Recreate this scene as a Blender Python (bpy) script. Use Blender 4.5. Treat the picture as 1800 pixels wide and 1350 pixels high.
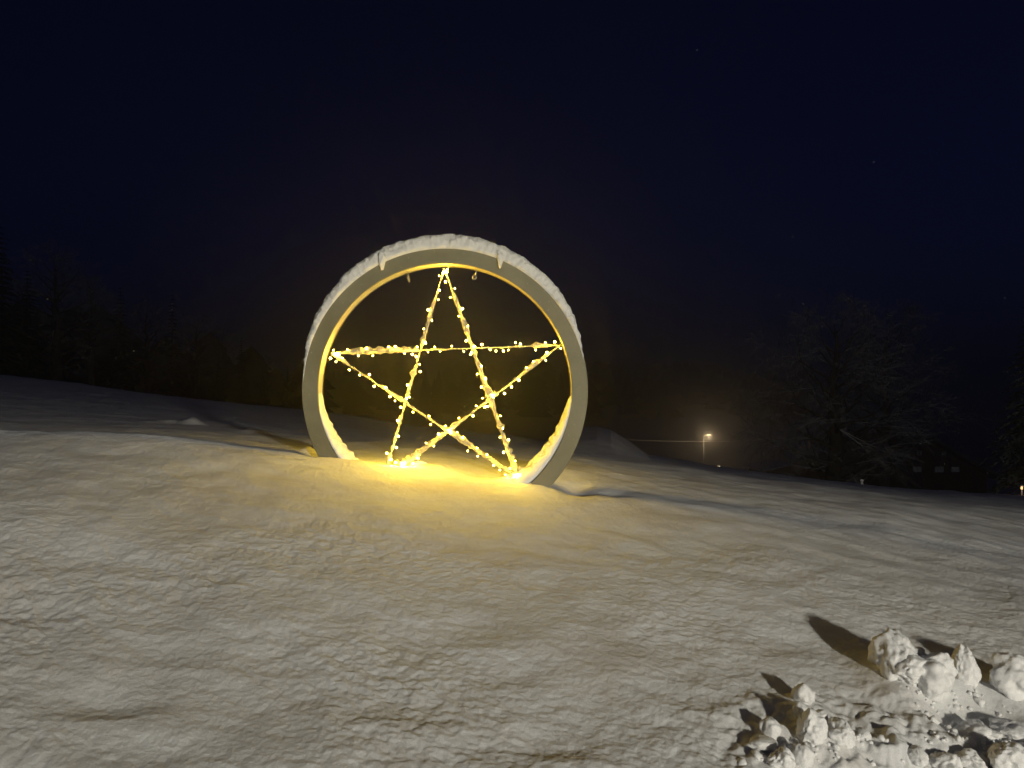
import bpy, bmesh, math, random
import numpy as np
from mathutils import Vector, Matrix, noise as mnoise

random.seed(7)
np.random.seed(7)
S = bpy.context.scene
col = S.collection
for o in list(bpy.data.objects):
    bpy.data.objects.remove(o)

# ------------------------------------------------------------------ camera, sky, exposure
F, U0, HZ = 1350.0, 900.0, 720.0          # focal length in photo pixels, centre column, horizon row
cam_d = bpy.data.cameras.new('camera')
cam = bpy.data.objects.new('camera', cam_d)
col.objects.link(cam)
cam.location = (0, 0, 0)
cam.rotation_euler = (math.radians(90), 0, 0)
cam_d.sensor_width = 36.0
cam_d.lens = 36.0 * F / 1800.0
cam_d.shift_y = 45.0 / 1800.0
cam_d.clip_start = 0.05
cam_d.clip_end = 3000
S.camera = cam

W = bpy.data.worlds.new('World')
S.world = W
W.use_nodes = True
wn = W.node_tree.nodes
wl = W.node_tree.links
sky = wn.new('ShaderNodeTexSky')
sky.sky_type = 'NISHITA'
sky.sun_disc = False
sky.sun_elevation = math.radians(30)
sky.sun_rotation = math.radians(200)
# below the horizon the sky goes on with the colour it has just above it
tc = wn.new('ShaderNodeTexCoord'); sp = wn.new('ShaderNodeSeparateXYZ'); cb = wn.new('ShaderNodeCombineXYZ')
mxz = wn.new('ShaderNodeMath'); mxz.operation = 'MAXIMUM'; mxz.inputs[1].default_value = .06
wl.new(tc.outputs['Generated'], sp.inputs[0]); wl.new(sp.outputs[2], mxz.inputs[0])
wl.new(sp.outputs[0], cb.inputs[0]); wl.new(sp.outputs[1], cb.inputs[1]); wl.new(mxz.outputs[0], cb.inputs[2])
nrm = wn.new('ShaderNodeVectorMath'); nrm.operation = 'NORMALIZE'
wl.new(cb.outputs[0], nrm.inputs[0]); wl.new(nrm.outputs[0], sky.inputs['Vector'])
bg = wn['Background']
tint = wn.new('ShaderNodeMix'); tint.data_type = 'RGBA'; tint.blend_type = 'MULTIPLY'; tint.inputs[0].default_value = 1.0
wl.new(sky.outputs[0], tint.inputs[6]); tint.inputs[7].default_value = (.12, .23, 1.0, 1)     # night: only the deep blue of dusk is left
wl.new(tint.outputs[2], bg.inputs[0])
bg.inputs[1].default_value = 0.0027

S.view_settings.view_transform = 'Standard'
S.view_settings.look = 'None'
S.view_settings.exposure = 0.0
S.view_settings.gamma = 1.0
S.view_settings.use_curve_mapping = False
S.render.engine = 'CYCLES'
S.cycles.use_denoising = True
S.cycles.max_bounces = 5
S.cycles.diffuse_bounces = 3
S.cycles.volume_bounces = 0
S.cycles.sample_clamp_indirect = 4.0
S.cycles.use_light_tree = True

LAMP_W = 10600.0        # street lamp by the road behind the photographer
BULB_E = 480.0         # fairy light bulbs
FAR_W = 380.0          # street lamp down in the village
HAZE = 0.0066


# ------------------------------------------------------------------ helpers
def tag(o, label=None, cat=None, group=None, kind=None):
    if label: o['label'] = label
    if cat: o['category'] = cat
    if group: o['group'] = group
    if kind: o['kind'] = kind
    return o


def empty(name, loc):
    o = bpy.data.objects.new(name, None)
    o.empty_display_size = 0.1
    o.location = loc
    col.objects.link(o)
    return o


def link_mesh(name, me, mat, parent=None, loc=None, smooth=False):
    o = bpy.data.objects.new(name, me)
    if mat is not None and not me.materials:
        me.materials.append(mat)
    if smooth:
        me.polygons.foreach_set('use_smooth', [True] * len(me.polygons))
    col.objects.link(o)
    if parent is not None:
        o.parent = parent
    if loc is not None:
        o.location = loc
    return o


def mesh_from(name, V, Fc, mat=None, parent=None, loc=None, smooth=False):
    me = bpy.data.meshes.new(name)
    me.from_pydata([tuple(v) for v in V], [], Fc)
    me.update()
    return link_mesh(name, me, mat, parent, loc, smooth)


class MB:
    """collects verts and faces"""
    def __init__(s):
        s.V, s.F = [], []

    def box(s, c, h, rot=None):
        b = len(s.V)
        for k in range(8):
            p = Vector(((k & 1) * 2 - 1, ((k >> 1) & 1) * 2 - 1, ((k >> 2) & 1) * 2 - 1))
            p = Vector((p.x * h[0], p.y * h[1], p.z * h[2]))
            if rot: p = rot @ p
            s.V.append(p + Vector(c))
        for f in ((0, 2, 3, 1), (4, 5, 7, 6), (0, 1, 5, 4), (2, 6, 7, 3), (0, 4, 6, 2), (1, 3, 7, 5)):
            s.F.append(tuple(b + i for i in f))
        return s

    def tube(s, pts, rad, n=8, cap=True):
        b = len(s.V)
        pts = [Vector(p) for p in pts]
        if not hasattr(rad, '__len__'): rad = [rad] * len(pts)
        ref = None
        for i, p in enumerate(pts):
            t = (pts[min(i + 1, len(pts) - 1)] - pts[max(i - 1, 0)])
            t = t.normalized() if t.length > 1e-9 else Vector((0, 0, 1))
            if ref is None:
                ref = Vector((0, 0, 1)) if abs(t.z) < .9 else Vector((0, 1, 0))
            a = (ref - t * ref.dot(t)).normalized()
            ref = a
            c = t.cross(a)
            for k in range(n):
                th = 2 * math.pi * k / n
                s.V.append(p + (a * math.cos(th) + c * math.sin(th)) * rad[i])
        for i in range(len(pts) - 1):
            for k in range(n):
                k2 = (k + 1) % n
                s.F.append((b + i * n + k, b + i * n + k2, b + (i + 1) * n + k2, b + (i + 1) * n + k))
        if cap:
            s.F.append(tuple(b + k for k in reversed(range(n))))
            e = b + (len(pts) - 1) * n
            s.F.append(tuple(e + k for k in range(n)))
        return s

    def build(s, name, mat, parent=None, loc=None, smooth=False):
        return mesh_from(name, s.V, s.F, mat, parent, loc, smooth)


# vectorised gradient noise
_P = np.random.RandomState(3).permutation(512)
_P = np.concatenate([_P, _P])
_A = np.random.RandomState(4).rand(512) * 2 * math.pi
_G = np.stack([np.cos(_A), np.sin(_A)], 1)


def gn(x, y):
    xi = np.floor(x).astype(np.int64); yi = np.floor(y).astype(np.int64)
    xf = x - xi; yf = y - yi
    xi &= 511; yi &= 511
    xj = (xi + 1) & 511; yj = (yi + 1) & 511

    def g(a, b, dx, dy):
        h = _P[_P[a] + b]
        q = _G[h]
        return q[..., 0] * dx + q[..., 1] * dy
    u = xf * xf * xf * (xf * (xf * 6 - 15) + 10)
    v = yf * yf * yf * (yf * (yf * 6 - 15) + 10)
    a = g(xi, yi, xf, yf); b = g(xj, yi, xf - 1, yf)
    c = g(xi, yj, xf, yf - 1); d = g(xj, yj, xf - 1, yf - 1)
    return (a + (b - a) * u) * (1 - v) + (c + (d - c) * u) * v


# ------------------------------------------------------------------ terrain heights
UT = np.array([-900, 0, 130, 250, 350, 450, 540, 620, 700, 780, 900, 955, 985, 1010, 1050, 1075, 1105, 1140, 1180, 1240, 1300, 1420, 1560, 1700, 1800, 2700], float)


def rows(d, pts):
    u, y = zip(*pts)
    return ('u', d, UT, -(np.interp(UT, u, y) - HZ) / F * d)


def heights(d, pts):
    u, z = zip(*pts)
    return ('u', d, UT, np.interp(UT, u, z))


r65 = [(-900, 735), (0, 757), (230, 763), (350, 772), (450, 783), (540, 797), (620, 811), (700, 826), (780, 837), (860, 845),
       (930, 851), (985, 857), (1050, 862), (1150, 878), (1300, 901), (1420, 921), (1560, 945), (1800, 990), (2700, 1150)]
K = [
    ('x', -30.0, np.array([-60, 60.]), np.array([-1.5, -1.6])),
    ('x', -3.0, np.array([-60, -6, 0, 6, 60.]), np.array([-1.5, -1.55, -1.6, -1.65, -1.7])),
    ('x', 0.0, np.array([-60, -6, 0, 6, 60.]), np.array([-1.3, -1.4, -1.62, -1.75, -2.0])),
    ('x', 1.8, np.array([-60, -6, 0, 6, 60.]), np.array([-1.1, -1.35, -1.66, -1.95, -3.0])),
    ('x', 3.2, np.array([-60, -6, -2.2, -.5, 2.2, 6, 60.]), np.array([-.5, -.95, -1.27, -1.41, -1.6, -1.9, -4.0])),
    ('x', 4.8, np.array([-60, -6, -3.2, -.5, 2, 3.2, 6, 60.]), np.array([0, -.42, -.66, -.97, -1.22, -1.35, -1.65, -6])),
    rows(6.5, r65),
    rows(7.6, [(-900, 728), (0, 752), (230, 757), (350, 766), (450, 775), (540, 783), (620, 791), (700, 796), (780, 801), (860, 807), (930, 812), (985, 816), (1050, 823), (1150, 840), (1300, 864), (1420, 882), (1560, 901), (1800, 950), (2700, 1080)]),
    rows(9.0, [(-900, 712), (0, 744), (350, 758), (600, 775), (780, 787), (900, 796), (985, 801), (1150, 823), (1300, 846), (1420, 861), (1800, 915), (2700, 990)]),
    rows(14.0, [(-900, 670), (0, 715), (350, 739), (600, 760), (780, 775), (900, 785), (985, 791), (1150, 815), (1300, 839), (1420, 853), (1800, 892), (2700, 935)]),
    rows(24.0, [(-900, 600), (0, 680), (350, 714), (530, 732), (700, 752), (780, 762), (900, 774), (955, 781), (985, 775), (1010, 762), (1040, 758), (1075, 765), (1105, 783), (1140, 803), (1240, 821), (1420, 844), (1560, 860), (1800, 876), (2700, 900)]),
    rows(34.0, [(-900, 560), (0, 659), (130, 673), (250, 691), (400, 708), (530, 720), (620, 731), (700, 745), (800, 757), (900, 767), (955, 775), (985, 768), (1010, 751), (1040, 749), (1075, 757), (1105, 774), (1140, 801), (1180, 807), (1240, 819), (1300, 827), (1420, 843), (1560, 859), (1700, 869), (1800, 873), (2700, 890)]),
    heights(60, [(-900, 5), (0, 2.2), (400, .1), (600, -1.2), (900, -3.5), (1080, -7), (1150, -11), (2700, -12)]),
    heights(100, [(-900, 6), (0, 3.5), (400, 0), (600, -2), (900, -6), (1100, -11), (1800, -12), (2700, -13)]),
    heights(130, [(-900, 7), (0, 4), (400, -1), (700, -6), (1150, -10.5), (1420, -11.5), (1800, -13), (2700, -14)]),
    heights(180, [(-900, 8), (0, 5), (400, 0), (700, -5), (1000, -7), (1240, -6.7), (1420, -8), (1700, -14), (2700, -16)]),
    heights(300, [(-900, 12), (0, 9), (400, 6), (700, 5), (1000, 5), (1240, 5), (1420, 1), (1640, -20), (1700, -23), (2700, -24)]),
    heights(430, [(-900, 14), (0, 13), (400, 12), (700, 12), (1000, 12), (1240, 12), (1420, 6), (1640, -24), (1700, -30), (2700, -30)]),
]
DK = np.array([k[1] for k in K])
SPLIT = 6


def _interp(kn, dk, d, q):
    """monotone cubic through knots; kn: list of arrays at the sample points"""
    n = len(dk)
    Z = np.stack(kn)
    h = np.diff(dk).reshape((-1,) + (1,) * (Z.ndim - 1))
    dl = np.diff(Z, axis=0) / h
    m = np.zeros_like(Z)
    m[0], m[-1] = dl[0], dl[-1]
    for i in range(1, n - 1):
        a, b = dl[i - 1], dl[i]
        w1 = 2 * h[i] + h[i - 1]; w2 = h[i] + 2 * h[i - 1]
        ok = a * b > 0
        with np.errstate(divide='ignore', invalid='ignore'):
            mm = (w1 + w2) / (w1 / a + w2 / b)
        m[i] = np.where(ok, mm, 0)
    i = np.clip(np.searchsorted(dk, d) - 1, 0, n - 2)
    hh = dk[i + 1] - dk[i]
    t = (d - dk[i]) / hh
    ar = np.arange(Z.shape[1])
    z0, z1, m0, m1 = Z[i, ar], Z[i + 1, ar], m[i, ar], m[i + 1, ar]
    return ((2 * t**3 - 3 * t**2 + 1) * z0 + (t**3 - 2 * t**2 + t) * hh * m0 + (-2 * t**3 + 3 * t**2) * z1 + (t**3 - t**2) * hh * m1)


CX, CZ, DR = (782 - U0) / F * 6.5, -(686 - HZ) / F * 6.5, 6.5
RO, RI, RD = 251.5 / F * 6.5, 223.0 / F * 6.5, 0.176


def base_z(x, d):
    x = np.atleast_1d(np.asarray(x, float)).ravel(); d = np.atleast_1d(np.asarray(d, float)).ravel()
    out = np.zeros_like(x)
    near = d < 6.5
    if near.any():
        xs, ds = x[near], d[near]
        kn = [np.interp(xs, k[2], k[3]) for k in K[:SPLIT]]
        kn.append(np.interp(U0 + F * xs / 6.5, K[SPLIT][2], K[SPLIT][3]))
        out[near] = _interp(kn, DK[:SPLIT + 1], ds, None)
    far = ~near
    if far.any():
        xs, ds = x[far], d[far]
        uu = U0 + F * xs / ds
        kn = [np.interp(uu, k[2], k[3]) for k in K[SPLIT:]]
        out[far] = _interp(kn, DK[SPLIT:], ds, None)
    return out


# trampled pits at the lower right: (x, d, radius x, radius d, depth)
PITS = [(1.20, 3.36, .08, .08, .05), (1.28, 3.20, .14, .08, .05), (1.83, 3.20, .30, .13, .13), (2.25, 3.75, .22, .16, .10),
        (2.02, 3.42, .16, .10, .06), (1.9, 2.9, .3, .25, .12), (1.3, 2.85, .3, .25, .12)]


def detail(x, d):
    z = np.zeros_like(x)
    near = np.clip(1 - (d - 9) / 14, 0, 1)
    ax, ay = x * .9 + d * .18, d
    w = gn(x * .8 + 3, d * .8 + 9)
    z += .030 * gn(x * .7 + 5, d * .9) + .018 * gn(x * 1.9, d * 2.6 + w)
    m = .55 + .9 * np.clip(gn(x * .9 + 20, d * 1.1 + 4) + .25, 0, 1)
    z += .0110 * near * gn(ax * 4.5 + 7 + w, ay * 5.2)
    f3 = np.clip(1 - (d - 4.2) / 3.5, .35, 1)
    z += .0085 * near * m * f3 * gn(ax * 10 + w * 2, ay * 11)
    z += .0066 * near * m * f3 * gn(ax * 20, ay * 21 + 3)
    f2 = np.clip(1 - (d - 6) / 6, 0, 1)
    z += .0042 * f2 * m * gn(ax * 40, ay * 42)
    z += .0017 * f2 * gn(ax * 75, ay * 80)
    for (hx_, hd_, hr_, hq_, hh_) in HOLLOWS:
        z += hh_ * np.exp(-((x - hx_) / hr_) ** 2 - ((d - hd_) / hq_) ** 2)
    for (hx_, hd_, hr_, hh_) in SKIRTS:
        z += hh_ * np.exp(-(((x - hx_) / hr_) ** 2 + ((d - hd_) / hr_) ** 2) ** .8)
    # wind crust ripples lower down the bank
    z += .006 * near * np.clip(1 - np.abs(gn(ax * 1.6 + 3, ay * 3.0) * 2.2), 0, 1) ** 2 * np.clip((6 - d) / 2, 0, 1)
    # lumps on the far field
    far = np.clip((d - 9) / 10, 0, 1) * np.clip(1 - (d - 40) / 60, 0, 1)
    z += far * (.05 * gn(x * .9, d * .5) + .06 * np.clip(gn(x * 1.7 + 8, d * .8) - .25, 0, 1))
    # broader swells
    z += np.clip((d - 60) / 100, 0, 1) * 2.0 * gn(x / 60, d / 60)
    # scooped hollow and lip beside the right foot of the ring, small ones at the left foot
    def bump(cx, cd, rx, rd, h, rot=0.0):
        dx = x - cx; dd = d - cd
        a = (dx * math.cos(rot) + dd * math.sin(rot)) / rx
        b = (-dx * math.sin(rot) + dd * math.cos(rot)) / rd
        return h * np.exp(-(a * a + b * b))
    z += bump(CX + 1.13, DR + .12, .16, .22, -.085) + bump(CX + 1.42, DR + .06, .16, .12, -.03)
    z += bump(CX - 1.12, DR + .18, .12, .16, -.05) + bump(CX - 1.24, DR + .36, .07, .07, .05)
    # drift in the middle of the ring
    z += bump(CX + -.18, DR + .14, .22, .18, .035) + bump(CX - .02, DR + .18, .14, .14, .035)
    # clods on the left field
    for (cx, cd, r, h) in ((-4.95, 11.9, .16, .12), (-5.3, 12.0, .2, .06), (-4.55, 12.2, .15, .05), (-3.2, 9.6, .2, .05)):
        z += bump(cx, cd, r, r, h)
    tr = np.clip(1 - ((x - 1.75) / 1.05) ** 2 - ((d - 3.35) / .62) ** 2, 0, 1)
    z += tr * (.05 * gn(x * 6, d * 6) + .035 * gn(x * 13, d * 13) + .018 * gn(x * 28, d * 28))
    for (px, pd, rx, rd, h) in PITS:
        q = ((x - px) / rx) ** 2 + ((d - pd) / rd) ** 2
        z -= h * np.exp(-q ** 1.6)
    return z


def ground(x, d):
    x = np.asarray(x, float); d = np.asarray(d, float)
    sh = x.shape
    xf, df = x.ravel(), d.ravel()
    return (base_z(xf, df) + detail(xf, df)).reshape(sh)


def gz(x, d):
    return float(ground(np.array([x]), np.array([d]))[0])


def hit(u, v):
    """point of the ground that lies along photo pixel (u, v)"""
    ds = np.linspace(2.0, 30, 5600)
    xs = (u - U0) / F * ds
    zr = -(v - HZ) / F * ds
    zz = base_z(xs, ds)
    k = int(np.argmax(zz >= zr))
    return Vector((xs[k], ds[k], zz[k]))


def at(u, v, d):
    return Vector(((u - U0) / F * d, d, -(v - HZ) / F * d))


# ------------------------------------------------------------------ materials
def mat(name, base=(.5, .5, .5), rough=.6, spec=.3, metal=0.0):
    m = bpy.data.materials.new(name)
    m.use_nodes = True
    b = m.node_tree.nodes['Principled BSDF']
    b.inputs['Base Color'].default_value = (*base, 1)
    b.inputs['Roughness'].default_value = rough
    b.inputs['Specular IOR Level'].default_value = spec
    b.inputs['Metallic'].default_value = metal
    return m, m.node_tree.nodes, m.node_tree.links, b


def noise_node(N, L, scale, detail=4, rough=.55, co=None, stretch=None):
    t = N.new('ShaderNodeTexNoise')
    t.inputs['Scale'].default_value = scale
    t.inputs['Detail'].default_value = detail
    t.inputs['Roughness'].default_value = rough
    if co is not None:
        if stretch:
            mp = N.new('ShaderNodeMapping')
            mp.inputs['Scale'].default_value = stretch
            L.new(co, mp.inputs[0]); co = mp.outputs[0]
        L.new(co, t.inputs['Vector'])
    return t


def ramp(N, L, src, stops):
    r = N.new('ShaderNodeValToRGB')
    e = r.color_ramp.elements
    e[0].position, e[0].color = stops[0][0], (*stops[0][1], 1)
    e[1].position, e[1].color = stops[-1][0], (*stops[-1][1], 1)
    for p, c in stops[1:-1]:
        k = e.new(p); k.color = (*c, 1)
    L.new(src, r.inputs[0])
    return r


def bump(N, L, b, src, strength, dist, prev=None):
    bp = N.new('ShaderNodeBump')
    bp.inputs['Strength'].default_value = strength
    bp.inputs['Distance'].default_value = dist
    L.new(src, bp.inputs['Height'])
    if prev is not None: L.new(prev.outputs[0], bp.inputs['Normal'])
    L.new(bp.outputs[0], b.inputs['Normal'])
    return bp


# snow on the ground: slightly dirty in places
M_snow, N, L, b = mat('snow_ground', (.80, .81, .83), .7, .25)
geo = N.new('ShaderNodeNewGeometry')
n1 = noise_node(N, L, 1.3, 6, .62, geo.outputs['Position'], (1, 1.8, 1))
n2 = noise_node(N, L, 9, 5, .6, geo.outputs['Position'], (.6, 1.3, 1))
r1 = ramp(N, L, n1.outputs[0], [(.28, (.70, .675, .64)), (.46, (.80, .80, .80)), (.72, (.85, .865, .885))])
r2 = ramp(N, L, n2.outputs[0], [(.28, (.88, .87, .855)), (.6, (1, 1, 1))])
mx = N.new('ShaderNodeMix'); mx.data_type = 'RGBA'; mx.blend_type = 'MULTIPLY'; mx.inputs[0].default_value = .8
L.new(r1.outputs[0], mx.inputs[6]); L.new(r2.outputs[0], mx.inputs[7])
gr = noise_node(N, L, 130, 2, .8, geo.outputs['Position'])
gr2 = ramp(N, L, gr.outputs[0], [(.32, (.84, .84, .84)), (.66, (1, 1, 1))])
mg = N.new('ShaderNodeMix'); mg.data_type = 'RGBA'; mg.blend_type = 'MULTIPLY'; mg.inputs[0].default_value = 1
L.new(mx.outputs[2], mg.inputs[6]); L.new(gr2.outputs[0], mg.inputs[7])
L.new(mg.outputs[2], b.inputs['Base Color'])
n3 = noise_node(N, L, 48, 5, .7, geo.outputs['Position'])
n4 = noise_node(N, L, 190, 3, .7, geo.outputs['Position'])
bp = bump(N, L, b, n3.outputs[0], .45, .010)
bump(N, L, b, n4.outputs[0], .6, .004, bp)

# lumps and crusts of fresh snow
M_lump, N, L, b = mat('snow_lump', (.86, .87, .88), .65, .3)
geo = N.new('ShaderNodeNewGeometry')
n3 = noise_node(N, L, 95, 4, .7, geo.outputs['Position'])
bump(N, L, b, n3.outputs[0], .7, .005)
gr = noise_node(N, L, 180, 3, .8, geo.outputs['Position'])
gr2 = ramp(N, L, gr.outputs[0], [(.32, (.72, .72, .72)), (.66, (.88, .885, .89))])
L.new(gr2.outputs[0], b.inputs['Base Color'])
b.inputs['Subsurface Weight'].default_value = 0.0

M_cap, N, L, b = mat('snow_cap', (.76, .75, .70), .65, .3)
geo = N.new('ShaderNodeNewGeometry')
n3 = noise_node(N, L, 85, 4, .7, geo.outputs['Position'])
bump(N, L, b, n3.outputs[0], .7, .009)

# snow crust on the star, bulb glow painted in as a dark yellow tint
M_crust, N, L, b = mat('glow_tinted_crust', (.34, .31, .24), .35, .5)
geo = N.new('ShaderNodeNewGeometry')
n3 = noise_node(N, L, 120, 4, .7, geo.outputs['Position'])
bump(N, L, b, n3.outputs[0], .8, .006)
r1 = ramp(N, L, n3.outputs[0], [(.35, (.34, .30, .18)), (.65, (.62, .56, .38))])
L.new(r1.outputs[0], b.inputs['Base Color'])

# painted plywood ring
M_ring, N, L, b = mat('ring_wood', (.27, .25, .19), .55, .35)
geo = N.new('ShaderNodeNewGeometry')
n1 = noise_node(N, L, 3, 5, .6, geo.outputs['Position'])
r1 = ramp(N, L, n1.outputs[0], [(.3, (.165, .150, .088)), (.7, (.225, .208, .132))])
n2 = noise_node(N, L, 240, 2, .6, geo.outputs['Position'])
L.new(r1.outputs[0], b.inputs['Base Color'])
bump(N, L, b, n2.outputs[0], .25, .001)
M_inner, N, L, b = mat('ring_inner', (.55, .50, .40), .45, .4)
geo = N.new('ShaderNodeNewGeometry')
n1 = noise_node(N, L, 5, 5, .6, geo.outputs['Position'])
r1 = ramp(N, L, n1.outputs[0], [(.3, (.48, .43, .33)), (.7, (.60, .55, .45))])
L.new(r1.outputs[0], b.inputs['Base Color'])

M_metal, *_ = mat('galvanised_metal', (.55, .53, .5), .4, .5, .8)
M_rod, *_ = mat('frosted_rod', (.62, .58, .5), .5, .4)
M_cable, *_ = mat('light_cable', (.55, .5, .38), .5, .4)
M_pole, *_ = mat('lamp_pole', (.42, .42, .42), .5, .4)
M_wire, *_ = mat('overhead_wire', (.75, .75, .75), .5, .4)


def emis(name, colr, e):
    m = bpy.data.materials.new(name)
    m.use_nodes = True
    N = m.node_tree.nodes; N.clear()
    em = N.new('ShaderNodeEmission'); out = N.new('ShaderNodeOutputMaterial')
    em.inputs[0].default_value = (*colr, 1); em.inputs[1].default_value = e
    m.node_tree.links.new(em.outputs[0], out.inputs[0])
    return m


M_bulb = emis('bulb_glow', (1.0, .64, .05), BULB_E)
M_bulb2 = emis('bulb_glow_small', (1.0, .65, .055), BULB_E * .7)
M_lampglass = emis('lamp_glass', (1.0, .72, .38), 25.0)
M_whiteglass = emis('white_lamp_glass', (1.0, .92, .8), 60.0)

# trees
M_bark, N, L, b = mat('bark', (.035, .028, .022), .9, .1)
geo = N.new('ShaderNodeNewGeometry')
n1 = noise_node(N, L, 12, 5, .7, geo.outputs['Position'], (1, 1, .25))
r1 = ramp(N, L, n1.outputs[0], [(.3, (.02, .017, .014)), (.7, (.06, .05, .04))])
L.new(r1.outputs[0], b.inputs['Base Color'])
bump(N, L, b, n1.outputs[0], .6, .03)


def snowy(name, dark, light, lo, hi, amt=.8):
    """foliage or twigs carrying snow on the faces that look upwards"""
    m, N, L, b = mat(name, dark, .85, .1)
    geo = N.new('ShaderNodeNewGeometry')
    sp = N.new('ShaderNodeSeparateXYZ'); L.new(geo.outputs['Normal'], sp.inputs[0])
    n = noise_node(N, L, 1.4, 4, .6, geo.outputs['Position'])
    ad = N.new('ShaderNodeMath'); ad.operation = 'MULTIPLY_ADD'; ad.inputs[1].default_value = .8
    L.new(n.outputs[0], ad.inputs[0]); L.new(sp.outputs[2], ad.inputs[2])
    mr = N.new('ShaderNodeMapRange'); mr.inputs[1].default_value = lo; mr.inputs[2].default_value = hi
    mr.inputs[4].default_value = amt
    L.new(ad.outputs[0], mr.inputs[0])
    n2 = noise_node(N, L, 3, 3, .6, geo.outputs['Position'])
    r = ramp(N, L, n2.outputs[0], [(.3, dark), (.7, light)])
    mx = N.new('ShaderNodeMix'); mx.data_type = 'RGBA'
    L.new(mr.outputs[0], mx.inputs[0]); L.new(r.outputs[0], mx.inputs[6])
    mx.inputs[7].default_value = (.75, .77, .8, 1)
    L.new(mx.outputs[2], b.inputs['Base Color'])
    return m


M_needle = snowy('needles', (.018, .028, .016), (.035, .05, .028), 1.15, 1.5, .22)
M_twig = snowy('twigs', (.030, .025, .022), (.05, .042, .036), .5, 1.2, .6)
M_wood = snowy('distant_wood', (.015, .018, .012), (.03, .033, .024), 1.2, 1.6, .2)


# ------------------------------------------------------------------ the snow-covered ground
CH = [  # centre pixel u, v(base), half width px, half height px, seed, amp, label
    (1575, 1197, 46, 46, 1, .24, 'tall rounded snow chunk casting the longest pointed shadow'),
    (1632, 1222, 44, 44, 2, .26, 'large snow chunk leaning on the right side of the tallest rounded chunk'),
    (1598, 1214, 40, 26, 8, .22, 'low snow lump filling the gap in front of the two largest chunks'),
    (1617, 1146, 9, 8, 3, .2, 'tiny snow crumb lying just behind the largest chunks'),
    (1693, 1206, 25, 40, 4, .22, 'narrow upright snow chunk standing right of the largest chunks'),
    (1792, 1228, 46, 46, 5, .26, 'big snow chunk cut by the right edge of the photo'),
    (1768, 1210, 20, 20, 15, .24, 'small snow chunk just left of the big one at the right edge'),
    (1712, 1280, 38, 20, 6, .24, 'low flat snow lump below the narrow upright chunk'),
    (1784, 1282, 36, 20, 7, .24, 'low flat snow lump below the big chunk at the right edge'),
    (1411, 1244, 22, 22, 9, .24, 'small pointed snow chunk set apart at the top of the lower cluster'),
    (1412, 1272, 18, 15, 10, .22, 'round snow crumb under the small pointed chunk'),
    (1354, 1298, 20, 26, 11, .26, 'upright snow chunk on the left rim of the footprint hole'),
    (1342, 1318, 22, 14, 12, .24, 'flat snow chunk on the lower left rim of the footprint hole'),
    (1424, 1306, 28, 30, 13, .26, 'snow chunk on the right rim of the footprint hole'),
    (1441, 1285, 14, 14, 14, .2, 'little round snow ball right of the footprint hole'),
    (1480, 1312, 28, 24, 16, .28, 'broken snow chunk between the two footprint holes'),
    (1515, 1302, 15, 14, 17, .22, 'small snow ball at the right end of the lower cluster'),
    (1372, 1345, 26, 22, 18, .26, 'snow chunk at the bottom edge below the footprint hole'),
    (1412, 1342, 18, 22, 19, .26, 'narrow snow chunk at the bottom edge beside another below the hole'),
    (1660, 1328, 34, 26, 20, .24, 'snow chunk on the upper left rim of the bottom right hole'),
    (1706, 1330, 26, 18, 21, .24, 'snow chunk on the upper rim of the bottom right hole'),
    (1770, 1346, 34, 26, 22, .24, 'snow chunk on the right rim of the bottom right hole'),
    (1612, 1332, 20, 16, 23, .22, 'small snow chunk left of the bottom right hole'),
]
SKIRTS, HOLLOWS = [], []
for (u, v, w, h, sd, amp, lab) in CH:
    p = hit(u, v)
    if w > 12: SKIRTS.append((p.x, p.y, w * p.y / F * 1.5, h * p.y / F * .32))
for (u, v, w, q, h) in ((950, 1312, 45, .07, -.035), (1010, 1318, 30, .05, -.02), (730, 1128, 70, .10, -.028), (850, 1098, 60, .07, -.015), (300, 1000, 130, .06, -.016),
                        (60, 1075, 90, .09, -.03), (230, 1330, 100, .08, -.03), (180, 1240, 80, .10, -.025), (700, 1290, 60, .06, .02), (1080, 1180, 80, .12, .02)):
    p = hit(u, v)
    HOLLOWS.append((p.x, p.y, w * p.y / F, q * 1.3, h * .6))


def build_ground():
    inner = np.linspace(-.70, .70, 980)
    outer = .70 + np.cumsum(np.geomspace(.004, .12, 52))
    s = np.concatenate([-outer[::-1], inner, outer])
    dd = [np.linspace(-30, 2.2, 50, endpoint=False), np.linspace(2.2, 3.0, 50, endpoint=False),
          np.linspace(3.0, 5.0, 300, endpoint=False), np.linspace(5.0, 9.0, 270, endpoint=False),
          np.geomspace(9.0, 40, 150, endpoint=False), np.geomspace(40, 428, 70)]
    d = np.concatenate(dd)
    g = np.where(d >= 3, d, np.where(d >= 0, 3.0, 3.0 - d * .9))
    X = s[None, :] * g[:, None]
    D = np.repeat(d[:, None], len(s), 1)
    Z = ground(X, D)
    nr, nc = X.shape
    co = np.stack([X, D, Z], -1).reshape(-1, 3).astype(np.float32)
    i = np.arange(nr - 1)[:, None] * nc + np.arange(nc - 1)[None, :]
    q = np.stack([i, i + 1, i + nc + 1, i + nc], -1).reshape(-1).astype(np.int32)
    me = bpy.data.meshes.new('snowy_ground')
    me.vertices.add(len(co)); me.vertices.foreach_set('co', co.ravel())
    nf = len(q) // 4
    me.loops.add(len(q)); me.loops.foreach_set('vertex_index', q)
    me.polygons.add(nf)
    me.polygons.foreach_set('loop_start', np.arange(0, nf * 4, 4, dtype=np.int32))
    me.polygons.foreach_set('loop_total', np.full(nf, 4, np.int32))
    me.polygons.foreach_set('use_smooth', np.ones(nf, bool))
    me.update(calc_edges=True)
    o = link_mesh('snowy_ground', me, M_snow)
    tag(o, 'snow covered hillside sloping down to the right under the lit ring', None, None, 'structure')


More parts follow.
